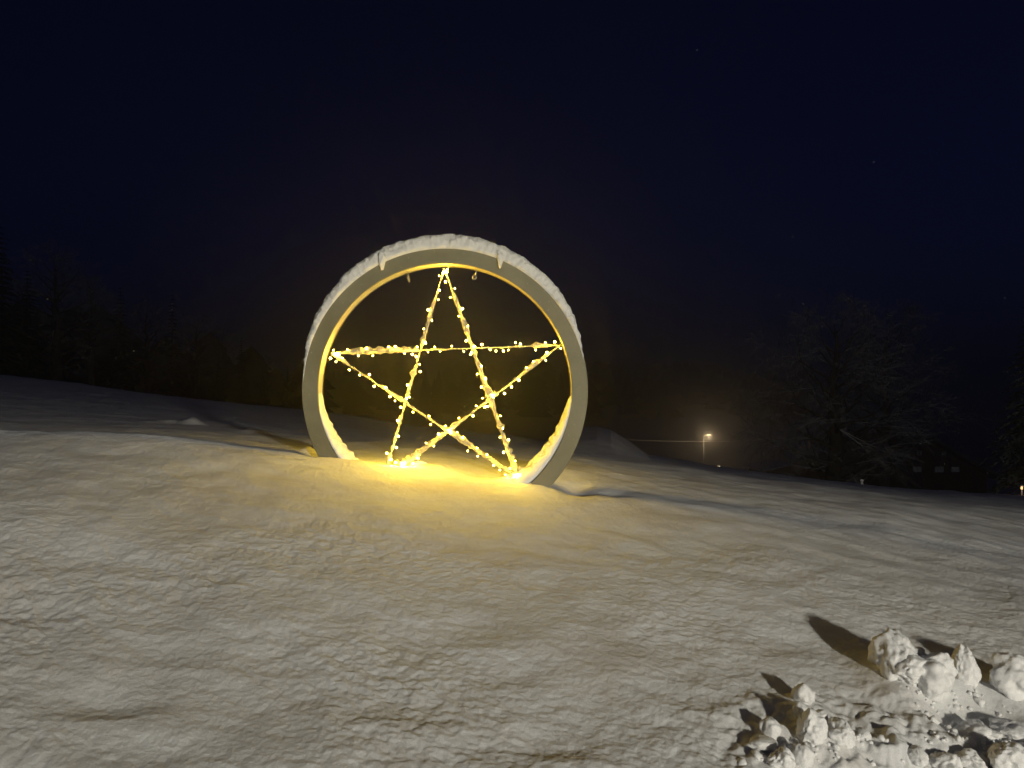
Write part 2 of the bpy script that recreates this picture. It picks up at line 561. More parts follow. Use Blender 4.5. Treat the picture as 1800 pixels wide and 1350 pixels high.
build_ground()

# ------------------------------------------------------------------ ring
ring = empty('round_ring_frame', (CX, DR + RD / 2, CZ - RO))
tag(ring, 'large upright wooden ring half sunk in snow with a thick snow cap', 'ring')
RC = Vector((0, 0, RO))           # ring centre in the ring's own frame


def annulus(name, prof, mt, a0=0.0, a1=2 * math.pi, n=256, parent=ring):
    """sweeps a closed (radius, y) profile round the ring's centre"""
    V, Fc = [], []
    full = abs(a1 - a0 - 2 * math.pi) < 1e-6
    m = len(prof)
    cnt = n if full else n + 1
    for i in range(cnt):
        a = a0 + (a1 - a0) * i / n
        for (r, y) in prof:
            V.append(RC + Vector((r * math.cos(a), y, r * math.sin(a))))
    for i in range(n):
        i2 = (i + 1) % cnt
        for k in range(m):
            k2 = (k + 1) % m
            Fc.append((i * m + k, i * m + k2, i2 * m + k2, i2 * m + k))
    return mesh_from(name, V, Fc, mt, parent)


hb = RD / 2
bv = .003
# two flat faces with a recessed body between: front board, back board, inner and outer hoops
for sgn, nm in ((-1, 'front_board'), (1, 'back_board')):
    y0, y1 = sgn * hb, sgn * (hb - .018)
    annulus(nm, [(RI + bv, y0), (RI, y0 - sgn * bv), (RI, y1), (RO, y1), (RO, y0 - sgn * bv), (RO - bv, y0)], M_ring)
y = hb - .0182
annulus('inner_hoop', [(RI + .004, -y), (RI + .004, y), (RI + .016, y), (RI + .016, -y)], M_inner)
annulus('outer_hoop', [(RO - .016, -y), (RO - .016, y), (RO - .004, y), (RO - .004, -y)], M_ring)


# ---- snow cap along the top of the ring
def cap_thick(a):
    """radial thickness of the snow on the outside at angle a (0 = right, 90 = top)"""
    t = math.degrees(a)
    tab = [(12, .0), (17, .03), (24, .045), (32, .075), (45, .100), (60, .118), (75, .128), (90, .133), (105, .130), (120, .122),
           (135, .108), (148, .082), (158, .052), (166, .034), (172, .02), (176, .0)]
    return float(np.interp(t, [p[0] for p in tab], [p[1] for p in tab]))


def build_cap():
    V, Fc = [], []
    n, m = 520, 26
    a0, a1 = math.radians(11), math.radians(176.5)
    for i in range(n + 1):
        a = a0 + (a1 - a0) * i / n
        T = cap_thick(a)
        ends = min(1, abs(math.degrees(a) - 11) / 16, abs(176.5 - math.degrees(a)) / 16)
        lump = max(0.0, mnoise.noise(Vector((a * 22, 3, 1))) * 1.6 + .75)
        T *= (1 - (1 - ends) * .9) + (1 - ends) * .9 * lump
        hw = hb + .010 + .006 * mnoise.noise(Vector((a * 9, 0, 0)))
        for k in range(m):
            ph = math.pi * k / (m - 1)
            cx = -math.cos(ph); sx = math.sin(ph)
            # superellipse dome
            yy = hw * (abs(cx) ** .75) * (1 if cx > 0 else -1)
            rr = T * (abs(sx) ** .62)
            nz = mnoise.fractal(Vector((a * 17, yy * 16, rr * 16)), .8, 2.1, 4) * .015
            nz += mnoise.noise(Vector((a * 75, yy * 60, rr * 60))) * .0065
            edge = min(1, sx * 3)
            nz *= min(1, T / .05)
            r = RO - .012 + rr + nz * edge
            y = yy + nz * .8 * (cx)
            # wet snow slumps a little over the front edge of the boards
            V.append(RC + Vector((r * math.cos(a), y, r * math.sin(a))))
        b = len(V) - m
    for i in range(n):
        for k in range(m - 1):
            Fc.append((i * m + k, i * m + k + 1, (i + 1) * m + k + 1, (i + 1) * m + k))
        Fc.append((i * m + m - 1, i * m, (i + 1) * m, (i + 1) * m + m - 1))
    mesh_from('snow_cap', V, Fc, M_cap, ring, smooth=True)


build_cap()


def lumpy(name, c, r, mt, parent=None, sub=4, amp=.22, freq=1.6, seed=0, loc=None, squash=None, fine=.05, cuts=0, taper=0.0):
    bm = bmesh.new()
    bmesh.ops.create_icosphere(bm, subdivisions=sub, radius=1.0)
    sv = Vector((seed * 7.3, seed * 3.1, seed * 1.7))
    rr = random.Random(seed)
    pl = []
    for k in range(cuts):
        n = Vector((rr.uniform(-1, 1), rr.uniform(-1, .6), rr.uniform(-.3, 1))).normalized()
        pl.append((n, rr.uniform(.52, .80)))
    for v in bm.verts:
        p = v.co.copy()
        n = mnoise.fractal(p * freq + sv, .9, 2.2, 2) * amp
        q = p * (1 + n)
        for (pn, pc) in pl:
            dd = q.dot(pn) - pc
            if dd > 0: q = q - pn * dd * .6
        n = (.5 - abs(mnoise.noise(p * freq * 1.9 + sv * 2))) * amp * .42
        n += mnoise.noise(p * freq * 4 + sv) * fine + mnoise.noise(p * freq * 9 + sv) * fine * .6 + mnoise.noise(p * freq * 21 + sv) * fine * .25
        q = q + p * n
        if squash and q.z < 0: q.z *= squash
        tp = 1 - taper * (1 - (q.z + 1) / 2)
        v.co = Vector((q.x * r[0] * tp, q.y * r[1], q.z * r[2])) + Vector(c)
    me = bpy.data.meshes.new(name)
    bm.to_mesh(me); bm.free()
    return link_mesh(name, me, mt, parent, loc, smooth=True)


def ringpt(u, v, dy):
    p = at(u, v, DR + dy)
    return p - Vector(ring.location)


# tongues of snow hanging over the front board
for k, (u, v, w, h) in enumerate(((671.5, 459, 8.5, 15), (879, 456, 7.0, 14))):
    s = DR / F
    lumpy('snow_tongue', ringpt(u, v, -.012), (w * s, .024, h * s), M_cap, ring, 4, .3, 1.4, 3 + k, taper=.55, fine=.09)


# ---- snow lying on the inside of the ring, left and right
def inner_snow(side):
    V, Fc = [], []
    n, m = 130, 22
    # (angle in degrees from the centre, thickness of the drift measured inward)
    if side < 0:
        tab = [(180, .0), (184, .012), (190, .03), (200, .072), (212, .115), (222, .145), (238, .20), (262, .28)]
    else:
        tab = [(360, .0), (358, .0), (356, .028), (351, .052), (340, .095), (328, .132), (316, .168), (300, .225), (278, .30)]
        tab = [(t, v) for t, v in tab][::-1]
    tt = [t for t, v in tab]; vv = [v for t, v in tab]
    lo, hi = (181, 261) if side < 0 else (279, 357.5)
    for i in range(n + 1):
        t = lo + (hi - lo) * i / n
        a = math.radians(t)
        T = float(np.interp(t, tt, vv))
        T *= 1 + .16 * mnoise.noise(Vector((a * 16, side, 0)))
        for k in range(m):
            f = k / (m - 1)
            yy = (f * 2 - 1) * (hb + .004)
            prof = (1 - abs(f * 2 - 1) ** 5)
            # the drift leans: thinner towards the front edge so that its surface faces the camera
            lean = .50 + .50 * f
            nz = mnoise.fractal(Vector((a * 20, yy * 18, side * 5)), .8, 2.2, 4) * .016 * min(1, T / .06)
            nz += mnoise.noise(Vector((a * 80, yy * 60, side * 5))) * .004
            r = RI + .006 - (T * lean * (.25 + .75 * prof) + nz * prof)
            V.append(RC + Vector((r * math.cos(a), yy * (1.0 if k not in (0, m - 1) else .96), r * math.sin(a))))
        # closing vertex inside the hoop
        V.append(RC + Vector(((RI + .008) * math.cos(a), 0, (RI + .008) * math.sin(a))))
    mm = m + 1
    for i in range(n):
        for k in range(mm):
            k2 = (k + 1) % mm
            Fc.append((i * mm + k, i * mm + k2, (i + 1) * mm + k2, (i + 1) * mm + k))
    mesh_from('snow_drift', V, Fc, M_lump, ring, smooth=True)


inner_snow(-1)
inner_snow(1)

# ---- metal eyes under the top of the ring
def eye(u, v, vb, face):
    b = MB()
    s = DR / F
    top = ringpt(u, v, RD * .45)
    bot = ringpt(u + (3 if u < 781 else -3), vb, RD * .45)
    b.tube([top, bot], .0035, 8)
    rr = .016
    if face:
        pts = []
        for k in range(15):
            th = math.pi / 2 + 2 * math.pi * k / 15
            pts.append(bot + Vector((rr * math.cos(th) - .004, 0, rr * math.sin(th) - rr)))
        b.tube(pts, .0035, 6)
    else:
        pts = []
        for k in range(15):
            th = math.pi / 2 + 2 * math.pi * k / 15
            pts.append(bot + Vector((.004 * math.cos(th), rr * math.cos(th), rr * math.sin(th) - rr)))
        b.tube(pts, .0035, 6)
        b.tube([bot + Vector((0, 0, .002)), bot + Vector((-.024, 0, .006))], .005, 6)
    o = b.build('screw_eye', M_metal, ring, smooth=True)


eye(716, 477, 489, False)
eye(838, 474, 484, True)

# ------------------------------------------------------------------ star
DS = DR + RD * .5
PT = {'T': (781, 472), 'R': (985, 607), 'L': (582, 621), 'BR': (909, 840), 'BL': (681, 822), 'BM': (702, 824)}
ARMS = [('T', 'BL'), ('T', 'BR'), ('L', 'R'), ('L', 'BR'), ('R', 'BM')]
star = empty('star_frame', at(781, 830, DS))
tag(star, 'five pointed star of thin snow crusted rods strung inside the ring', 'star')
lights = empty('fairy_lights', at(781, 826, DS))
tag(lights, 'warm yellow string lights wound round the star in the ring', 'string lights')
soff = Vector(star.location); loff = Vector(lights.location)

# thickness of the crust (half width in photo pixels) along each arm, from its first point
CR = {
    ('T', 'BL'): [(0, .6), (.12, .8), (.17, 2.6), (.24, 3.4), (.30, 2.6), (.36, 3.6), (.43, .9), (.48, 1.2), (.52, 5), (.55, 2.2), (.60, 2.8), (.66, 2.5), (.72, 1.2), (.77, 3.4), (.80, 1.6), (.86, 2.8), (.92, 1.6), (1, 3.5)],
    ('T', 'BR'): [(0, .8), (.10, 1.4), (.14, 2.8), (.22, 2.6), (.27, 4.2), (.34, 2.8), (.40, 4.6), (.44, 3.6), (.50, 3.0), (.56, 4.2), (.62, 8), (.64, 6.5), (.68, 3.2), (.74, 5), (.78, 3.0), (.83, 5.2), (.9, 4.6), (.96, 4.4), (1, 3.5)],
    ('L', 'R'): [(0, 1.2), (.05, 3), (.12, 5.0), (.22, 5.4), (.32, 5.0), (.375, 4.6), (.39, 1.2), (.5, .9), (.6, .9), (.8, .8), (.87, .9), (.885, 4.2), (.94, 2.6), (.97, .8), (1, .7)],
    ('L', 'BR'): [(0, 1.5), (.03, 3.6), (.07, 3.4), (.10, .8), (.24, .8), (.27, 2.0), (.36, 3.0), (.385, 3.6), (.42, 1.4), (.5, 1.6), (.58, 1.5), (.62, 3.8), (.66, 5.2), (.72, 5.6), (.77, 3.2), (.82, 4.2), (.9, 3.6), (.97, 3.0), (1, 5)],
    ('R', 'BM'): [(0, .6), (.06, 1.0), (.10, 3.4), (.20, 3.6), (.26, 2.2), (.30, 1.6), (.38, 1.2), (.40, 5.5), (.435, 5), (.46, 1.4), (.56, 1.2), (.62, 2.2), (.68, 5.0), (.71, 3.6), (.78, 3.8), (.88, 5.0), (.96, 7.5), (1, 9)],
}
PXM = DS / F
bulb_me = []
for rad, mt in ((.0075, M_bulb), (.0044, M_bulb2), (.0056, M_bulb2)):
    bm = bmesh.new()
    bmesh.ops.create_icosphere(bm, subdivisions=2, radius=rad)
    me = bpy.data.meshes.new('bulb'); bm.to_mesh(me); bm.free()
    me.materials.append(mt)
    bulb_me.append(me)

rs = random.Random(11)
BULBS = []
cable = MB()
prev_end = None
for ai, key in enumerate(ARMS):
    p0 = at(*PT[key[0]], DS); p1 = at(*PT[key[1]], DS)
    off = (ai - 2) * .004
    p0.y += off; p1.y += off
    ax = (p1 - p0); ln = ax.length; ax.normalize()
    up = Vector((-ax.z, 0, ax.x))
    if up.z < 0: up = -up
    MB().tube([p0 - soff, p1 - soff], .0028, 8).build('rod', M_rod, star, smooth=True)
    # crust
    tab = CR[key]; ks = [k for k, _ in tab]; vs = [v for _, v in tab]
    V, Fc = [], []
    n, m = int(ln / .006), 12
    for i in range(n + 1):
        f = i / n
        w = float(np.interp(f, ks, vs)) * PXM
        w *= 1 + .75 * mnoise.noise(Vector((f * ln * 26, ai * 3.3, 0)))
        w += .0012
        if w < .0055: w *= .7 + .5 * max(0, mnoise.noise(Vector((f * ln * 60, ai, 2))))
        c = p0 + ax * (ln * f) + up * (w * .35) - soff
        for k in range(m):
            th = 2 * math.pi * k / m
            nn = 1 + .30 * mnoise.noise(Vector((f * ln * 45, math.cos(th) * 1.5 + ai * 5, math.sin(th) * 1.5)))
            V.append(c + (up * math.cos(th) * w + Vector((0, 1, 0)) * math.sin(th) * w * .8) * nn)
    for i in range(n):
        for k in range(m):
            k2 = (k + 1) % m
            Fc.append((i * m + k, i * m + k2, (i + 1) * m + k2, (i + 1) * m + k))
    mesh_from('snow_crust', V, Fc, M_crust, star, smooth=True)
    # cable winding round the rod
    pts = []
    nn = int(ln / .01)
    for i in range(nn + 1):
        f = i / nn
        th = f * ln / .16 * 2 * math.pi + ai
        pts.append(p0 + ax * (ln * f) + (up * math.cos(th) + Vector((0, 1, 0)) * math.sin(th)) * .007 - loff)
    cable.tube(pts, .0016, 5)
    # bulbs on short stems
    pos = rs.uniform(.01, .04)
    side = rs.choice((-1, 1))
    while pos < ln - .01:
        f = pos / ln
        w = float(np.interp(f, ks, vs)) * PXM
        side = -side if rs.random() < .7 else side
        reach = max(.014, w * .95) + rs.uniform(.008, .024)
        ph = rs.uniform(-.9, .9)
        ydir = -abs(math.sin(ph)) if rs.random() < .75 else abs(math.sin(ph))
        c0 = p0 + ax * pos
        c = c0 + up * (side * reach * math.cos(ph)) + Vector((0, ydir * (reach + .012) - .006, 0)) + ax * rs.uniform(-.01, .01)
        cable.tube([c0 - loff, (c0 * .4 + c * .6) - loff + Vector((0, 0, .002)), c - loff], .0014, 4)
        BULBS.append((c, rs.choice((0, 0, 1, 1, 2))))
        pos += rs.choice((.055, .07, .09, .11)) * rs.uniform(.85, 1.2)
# the bunched ends of the strings at the points of the star
for (u, v, cnt, sp) in ((781, 479, 4, .014), (709, 815, 4, .022), (704, 824, 4, .022), (908, 836, 5, .016), (866, 697, 3, .012), (790, 757, 2, .012), (590, 624, 3, .014), (683, 822, 2, .01)):
    for k in range(cnt):
        c = at(u, v, DS - .02) + Vector((rs.uniform(-1, 1) * sp, rs.uniform(-1, .2) * .02, rs.uniform(-1, 1) * sp))
        BULBS.append((c, 0))
cable.build('cable', M_cable, lights)
for c, kind in BULBS:
    o = bpy.data.objects.new('bulb', bulb_me[kind])
    col.objects.link(o)
    o.parent = lights
    o.location = c - loff
print('bulbs', len(BULBS))

# little drift over the lower left point of the star
o = lumpy('snow_heap', (0, 0, 0), (.16, .07, .075), M_lump, None, 4, .25, 1.2, 21, loc=at(735, 826, DS + .08))
tag(o, 'glowing heap of snow at the lower left point of the star', 'snow heap')


# ------------------------------------------------------------------ loose snow chunks at the lower right
for (u, v, w, h, sd, amp, lab) in CH:
    p = hit(u, v)
    s = p.y / F
    g = gz(p.x, p.y)
    o = lumpy('snow_chunk', (0, 0, 0), (w * s, w * s * .85, h * s * .95), M_lump, None, 5 if w > 24 else 4, amp * 1.25, 1.2, sd,
              loc=(p.x, p.y, g + h * s * .30), fine=.065, cuts=3)
    o.rotation_euler = (0, 0, sd * 1.3)
    tag(o, lab, 'snow chunk', 'broken snow chunks kicked up at the lower right')

# crumbs between them
b = MB()
rc = random.Random(5)
crV, crF = [], []
ico = bmesh.new(); bmesh.ops.create_icosphere(ico, subdivisions=2, radius=1.0)
iv = [v.co.copy() for v in ico.verts]; iff = [tuple(v.index for v in f.verts) for f in ico.faces]
ico.free()
cx_, cd_, cr_ = [], [], []
NC = 260
for k in range(NC):
    cu, cv = rc.choice(((1420, 1310), (1500, 1310), (1380, 1330), (1660, 1320), (1720, 1290), (1640, 1230), (1760, 1300), (1740, 1240)))
    q = hit(cu + rc.gauss(0, 34), min(1340, cv + rc.gauss(0, 16)))
    cx_.append(q.x); cd_.append(q.y); cr_.append(rc.uniform(.004, .012) * (2.0 if rc.random() < .15 else 1))
zz = ground(np.array(cx_), np.array(cd_))
for k in range(NC):
    base = len(crV)
    sv = Vector((k, k * .37, 0))
    for p in iv:
        q = p * (1 + .7 * mnoise.noise(p * 1.1 + sv)) * cr_[k]
        crV.append(q + Vector((cx_[k], cd_[k], zz[k] + cr_[k] * .15)))
    crF += [tuple(base + i for i in f) for f in iff]
o = mesh_from('snow_crumbs', crV, crF, M_lump, smooth=True)
tag(o, 'small crumbs of snow scattered round the broken chunks', None, None, 'stuff')

# ------------------------------------------------------------------ trees
def conifer(seed, h, w, mtl=M_needle, dens=1.0):
    r = random.Random(seed)
    tr = MB().tube([(0, 0, -.3), (0, 0, h * .5), (0, 0, h * .97)], [h * .022, h * .012, .01], 7)
    c = MB()
    z = h * .10
    while z < h * .985:
        f = z / h
        L_ = w * (1 - f) ** .85 * r.uniform(.75, 1.15) + .05
        nb = max(4, int((7 + 5 * (1 - f)) * dens))
        for k in range(nb):
            a = 2 * math.pi * (k + r.random()) / nb
            l = L_ * r.uniform(.7, 1.15)
            d = Vector((math.cos(a), math.sin(a), 0))
            s = Vector((-d.y, d.x, 0))
            droop = .28 + .35 * (1 - f)
            seg = 5
            for q in range(seg):
                t0, t1 = q / seg, (q + 1) / seg
                for e in range(4):
                    t = t0 + (t1 - t0) * r.random()
                    p = d * (l * t) + Vector((0, 0, z - droop * l * t * t + .06 * l * t))
                    sd = r.choice((-1, 1))
                    tw = l * .30 * (1.15 - t) * r.uniform(.6, 1.3) + .05
                    tip = p + s * (sd * tw) + d * (tw * .6) + Vector((0, 0, -tw * r.uniform(.2, .7)))
                    wd = d * (.07 + .05 * l * (1 - t))
                    b0 = len(c.V)
                    c.V += [p - wd, p + wd, tip + Vector((0, 0, .02))]
                    c.F.append((b0, b0 + 1, b0 + 2))
        z += h * .028 * r.uniform(.8, 1.2) + .03
    return tr, c


def bare_tree(seed, h, spread, limbs=20, trunk=.4, low=.2):
    """upright leader with limbs all the way up, each limb forking into fine twigs"""
    r = random.Random(seed)
    T, C = MB(), MB()

    def grow(p, d, l, rad, lev, last):
        pts = [p]; rads = [rad]
        n = 3 if lev < last else 2
        for i in range(n):
            d = (d + Vector((r.uniform(-1, 1), r.uniform(-1, 1), r.uniform(-.7, .7) - .10 * lev)) * .20).normalized()
            p = p + d * (l / n)
            pts.append(p); rads.append(rad * (1 - .5 * (i + 1) / n))
        (T if lev < 1 else C).tube(pts, rads, 5 if lev < 2 else 3, cap=False)
        if lev >= last: return
        nb = r.choice((3, 4)) if lev < 2 else r.choice((3, 4, 5))
        for k in range(nb):
            i = r.randint(1, n) if k else n
            a = r.uniform(0, 2 * math.pi)
            ang = r.uniform(.4, 1.0) if k else r.uniform(.1, .4)
            o = d.orthogonal().normalized()
            o.rotate(Matrix.Rotation(a, 3, d))
            nd = (d * math.cos(ang) + o * math.sin(ang)).normalized()
            grow(pts[i], nd, l * r.uniform(.55, .78), max(.006, rads[i] * .6), lev + 1, last)

    tp, tr_ = [Vector((0, 0, -.5))], [trunk]
    lean = Vector((r.uniform(-.02, .02), r.uniform(-.02, .02), 0))
    for i in range(1, 13):
        f = i / 12
        tp.append(Vector((lean.x * h * f + r.uniform(-.1, .1), r.uniform(-.1, .1), h * .86 * f)))
        tr_.append(trunk * (1 - f) ** .8 + .03)
    T.tube(tp, tr_, 9, cap=False)
    for k in range(limbs):
        f = low + (1 - low) * (k + r.random() * .6) / limbs
        q = f * 12; i = min(11, int(q)); p = tp[i].lerp(tp[i + 1], q - i)
        a = k * 2.4 + r.uniform(-.4, .4)
        rise = .25 + .9 * f * f + r.uniform(-.15, .15)
        d = Vector((math.cos(a), math.sin(a), rise)).normalized()
        env = math.sin(math.pi * min(1, .18 + .74 * f)) ** .8
        l = h * .21 * env * spread * r.uniform(.75, 1.15) + h * .03
        grow(p, d, l, trunk * .34 * (1.05 - f) + .02, 0, 4)
    return T, C


def scale_to(T, C, h):
    zmax = max(v.z for v in C.V)
    s = h / zmax
    for m_ in (T, C):
        for i, v in enumerate(m_.V): m_.V[i] = v * s


def add_tree(name, x, d, tm, cm, cmat, label, cat, group, rot=0, sc=(1, 1, 1)):
    e = empty(name, (x, d, gz(x, d) - .1))
    e.rotation_euler = (0, 0, rot); e.scale = sc
    link_mesh('trunk', tm, M_bark, e)
    link_mesh('crown', cm, cmat, e)
    tag(e, label, cat, group)
    return e


def meshes(tb, cb, n):
    a = bpy.data.meshes.new('trunk'); a.from_pydata([tuple(v) for v in tb.V], [], tb.F); a.update()
    c = bpy.data.meshes.new('crown'); c.from_pydata([tuple(v) for v in cb.V], [], cb.F); c.update()
    return a, c


conA = meshes(*conifer(1, 10, 2.3), 'a')
conB = meshes(*conifer(2, 10, 3.0), 'b')
conC = meshes(*conifer(3, 10, 1.9), 'c')
t_, c_ = bare_tree(5, 10, .82, 32, .42, .16); scale_to(t_, c_, 10); bareA = meshes(t_, c_, 'd')
t_, c_ = bare_tree(9, 10, .72, 26, .34, .40); scale_to(t_, c_, 10); bareB = meshes(t_, c_, 'e')

LT = [  # u, top row, distance, model, crown material, width factor, label, category
    (-6, 384, 44, conB, 0, 1.0, 'tall dark spruce cut by the left edge of the photo'),
    (98, 414, 50, bareA, 1, 1.0, 'broad bare tree with the highest crown on the left skyline'),
    (48, 470, 47, conA, 0, 1.0, 'dark spruce between the left edge and the highest bare tree'),
    (160, 478, 52, bareB, 1, .8, 'bare tree just right of the highest crown on the left'),
    (212, 500, 54, conA, 0, .9, 'dark spruce behind the middle of the left snow slope'),
    (258, 520, 55, bareA, 1, .8, 'low bare tree in the middle of the left treeline'),
    (303, 512, 58, conC, 0, .9, 'pointed spruce rising from the middle of the left treeline'),
    (345, 545, 60, bareB, 1, .9, 'bare rounded tree right of the pointed middle spruce'),
    (385, 570, 62, bareA, 1, .8, 'small bare tree before the isolated spruce top'),
    (424, 590, 64, conC, 0, .75, 'slim spruce with a clear pointed top left of the ring'),
    (462, 622, 68, bareB, 1, .9, 'low bare tree right of the slim pointed spruce'),
    (505, 640, 72, conA, 0, .9, 'small spruce standing just left of the ring'),
]
for (u, vt, d, (tm, cm), kind, wf, lab) in LT:
    x = (u - U0) / F * d
    top = -(vt - HZ) / F * d
    base = gz(x, d) - .1
    sc = (top - base) / 10
    add_tree('spruce_tree' if kind == 0 else 'bare_tree', x, d, tm, cm, M_needle if kind == 0 else M_twig, lab, 'tree',
             'dark trees on the left skyline', u * .7, (sc * wf, sc * wf, sc))

# the two big bare trees in front of the farmhouse
for (u, vt, d, (tm, cm), wf, rot, lab) in (
        (1466, 498, 46, bareA, 1.0, .6, 'large bare snow dusted tree with a thick trunk beside the pale pole'),
        (1556, 516, 62, bareB, .9, 2.0, 'second large bare tree rising in front of the farmhouse roof')):
    x = (u - U0) / F * d
    base = gz(x, d) - .1
    sc = (-(vt - HZ) / F * d - base) / 10
    add_tree('bare_tree', x, d, tm, cm, M_twig, lab, 'tree', 'big bare trees on the right', rot, (sc * wf, sc * wf, sc))

# tall conifer at the right edge
u, vt, d = 1815, 505, 33
x = (u - U0) / F * d
base = gz(x, d) - .1
sc = (-(vt - HZ) / F * d - base) / 10
add_tree('spruce_tree', x, d, conB[0], conB[1], M_needle, 'tall dark snow dusted conifer at the right edge of the photo', 'tree', None, 1.0, (sc * .85, sc * .85, sc))


# wooded slopes far behind: one mass
def far_wood():
    r = random.Random(31)
    protos = [conifer(40 + k, 1.0, .22, dens=.6)[1] for k in range(3)]
    # light versions
    V, Fc = [], []
    pts = []
    for k in range(520):
        u = r.uniform(-500, 1420)
        if u < 560: d = r.uniform(78, 130)
        else: d = r.uniform(215, 400)
        pts.append(((u - U0) / F * d, d, u))
    gzv = ground(np.array([p[0] for p in pts]), np.array([p[1] for p in pts]))
    for (x, d, u), g in zip(pts, gzv):
        h = r.uniform(3.5, 7.5) * (1.35 if u < 220 else 1.1) if d < 150 else r.uniform(9, 15)
        rnd = r.random() < .6
        w = h * (r.uniform(.3, .45) if rnd else r.uniform(.18, .26))
        z0 = g
        n = 8
        lay = 6
        for q in range(lay):
            f0 = q / lay
            zb = z0 + h * (f0 * .95 + .03)
            zt = zb + h * .30
            rr = w * ((1 - f0 ** 2) ** .5 if rnd else (1 - f0) ** .8)
            b = len(V)
            a0 = r.random() * 6
            for k in range(n):
                a = a0 + 2 * math.pi * k / n
                q_ = r.uniform(.65, 1.25)
                V.append((x + rr * q_ * math.cos(a), d + rr * q_ * math.sin(a), zb - r.uniform(0, .06) * h))
            V.append((x, d, min(zt, z0 + h)))
            for k in range(n): Fc.append((b + k, b + (k + 1) % n, b + n))
    o = mesh_from('distant_wood', V, Fc, M_wood)
    tag(o, 'dark wooded slopes far behind the field', None, None, 'stuff')


far_wood()

# ------------------------------------------------------------------ farmhouse
M_wall, N, L, b = mat('dark_timber', (.05, .038, .028), .8, .15)
geo = N.new('ShaderNodeNewGeometry')
n1 = noise_node(N, L, 2, 4, .6, geo.outputs['Position'], (3, 3, .2))
r1 = ramp(N, L, n1.outputs[0], [(.3, (.03, .023, .017)), (.7, (.075, .055, .04))])
L.new(r1.outputs[0], b.inputs['Base Color'])
M_plaster, *_ = mat('pale_plaster', (.30, .29, .27), .8, .2)
M_roofm, N, L, b = mat('old_roof_tiles', (.05, .045, .042), .8, .15)
M_trim, *_ = mat('white_window_frame', (.6, .6, .6), .5, .3)
M_pane, *_ = mat('window_glass', (.10, .11, .12), .08, .5)
M_curtain, *_ = mat('curtain', (.62, .64, .64), .8, .2)

DH = 80.0


def hp(u, v, dy=0):
    return at(u, v, DH) + Vector((0, dy, 0))


hx = (1628 - U0) / F * DH
hbase = gz(hx, DH)
house = empty('farmhouse', (hx, DH, hbase))
tag(house, 'big dark farmhouse with a wide gable roof and three pale windows', 'house')
ho = Vector(house.location)
LEN = 14.0
apex = hp(1628, 768)
# gable wall polygon: follows the underside of the roof
wl_, wr_ = hp(1512, 831), hp(1735, 833)
ml, mr = hp(1560, 806), hp(1690, 806)
under = .25
prof = [(wl_.x, hbase - 2), (wr_.x, hbase - 2), (wr_.x, wr_.z - under), (mr.x, mr.z - under), (apex.x, apex.z - under), (ml.x, ml.z - under), (wl_.x, wl_.z - under)]
V = [(x - ho.x, 0, z - ho.z) for x, z in prof] + [(x - ho.x, LEN, z - ho.z) for x, z in prof]
n = len(prof)
Fc = [tuple(range(n)), tuple(reversed(range(n, 2 * n)))] + [(i, i + n, (i + 1) % n + n, (i + 1) % n) for i in range(n)]
mesh_from('wall', V, Fc, M_wall, house)
# vertical planks of the gable
for k in range(24):
    pw = (wr_.x - wl_.x) / 24
    xc = wl_.x + pw * (k + .5)
    zt = float(np.interp(xc, [wl_.x, ml.x, apex.x, mr.x, wr_.x], [wl_.z, ml.z, apex.z, mr.z, wr_.z])) - under - .25
    zb = hbase + 2.6
    if zt - zb < .5: continue
    MB().box((xc - ho.x, -.03, (zt + zb) / 2 - ho.z), (pw / 2 - .02, .028, (zt - zb) / 2)).build('plank', M_wall, house)
# roof: two slopes with bell-cast eaves, overhanging the gable
eL, eR = hp(1478, 835), hp(1752, 838)
rp = [(eL.x, eL.z), (ml.x, ml.z), (apex.x, apex.z), (mr.x, mr.z), (eR.x, eR.z)]
th = .28
for side, seg in (('l', rp[:3]), ('r', rp[2:])):
    V, Fc = [], []
    for y in (-1.4, LEN + 1):
        for (x, z) in seg: V.append((x - ho.x, y, z - ho.z))
        for (x, z) in seg: V.append((x - ho.x, y, z - th - ho.z))
    Fc = [(0, 1, 7, 6), (1, 2, 8, 7), (3, 9, 10, 4), (4, 10, 11, 5), (0, 3, 4, 1), (1, 4, 5, 2), (6, 7, 10, 9), (7, 8, 11, 10), (0, 6, 9, 3), (2, 5, 11, 8)]
    rf = mesh_from('roof', V, Fc, M_roofm, house)

def window(cx, cz, w, h, panes=2, mt=M_pane):
    f = MB()
    t = .07
    y0 = -.10
    f.box((cx - w / 2, y0, cz), (t / 2, .05, h / 2 + t / 2)).box((cx + w / 2, y0, cz), (t / 2, .05, h / 2 + t / 2))
    f.box((cx, y0, cz - h / 2), (w / 2 - t / 2 - .001, .05, t / 2)).box((cx, y0, cz + h / 2), (w / 2 - t / 2 - .001, .05, t / 2))
    for k in range(1, panes):
        f.box((cx - w / 2 + w * k / panes, y0 + .003, cz), (t * .6, .045, h / 2 - t / 2 - .001))
    fo = f.build('window', M_trim, house)
    for k in range(panes):
        x = cx - w / 2 + w * (k + .5) / panes
        MB().box((x, -.075, cz), (w / panes / 2 - t * .6, .006, h / 2 - t / 2 - .002)).build('pane', mt, fo)


s = DH / F
for (u, v, w, h) in ((1611, 825, 13, 8), (1650, 825, 14, 9), (1678, 825, 13, 8)):
    p = hp(u, v)
    window(p.x - ho.x, p.z - ho.z, w * s, h * s, 2, M_curtain)
for (u, v, w, h) in ((1615, 797, 6, 5), (1658, 797, 5, 4)):
    p = hp(u, v)
    window(p.x - ho.x, p.z - ho.z, w * s, h * s, 1, M_pane)

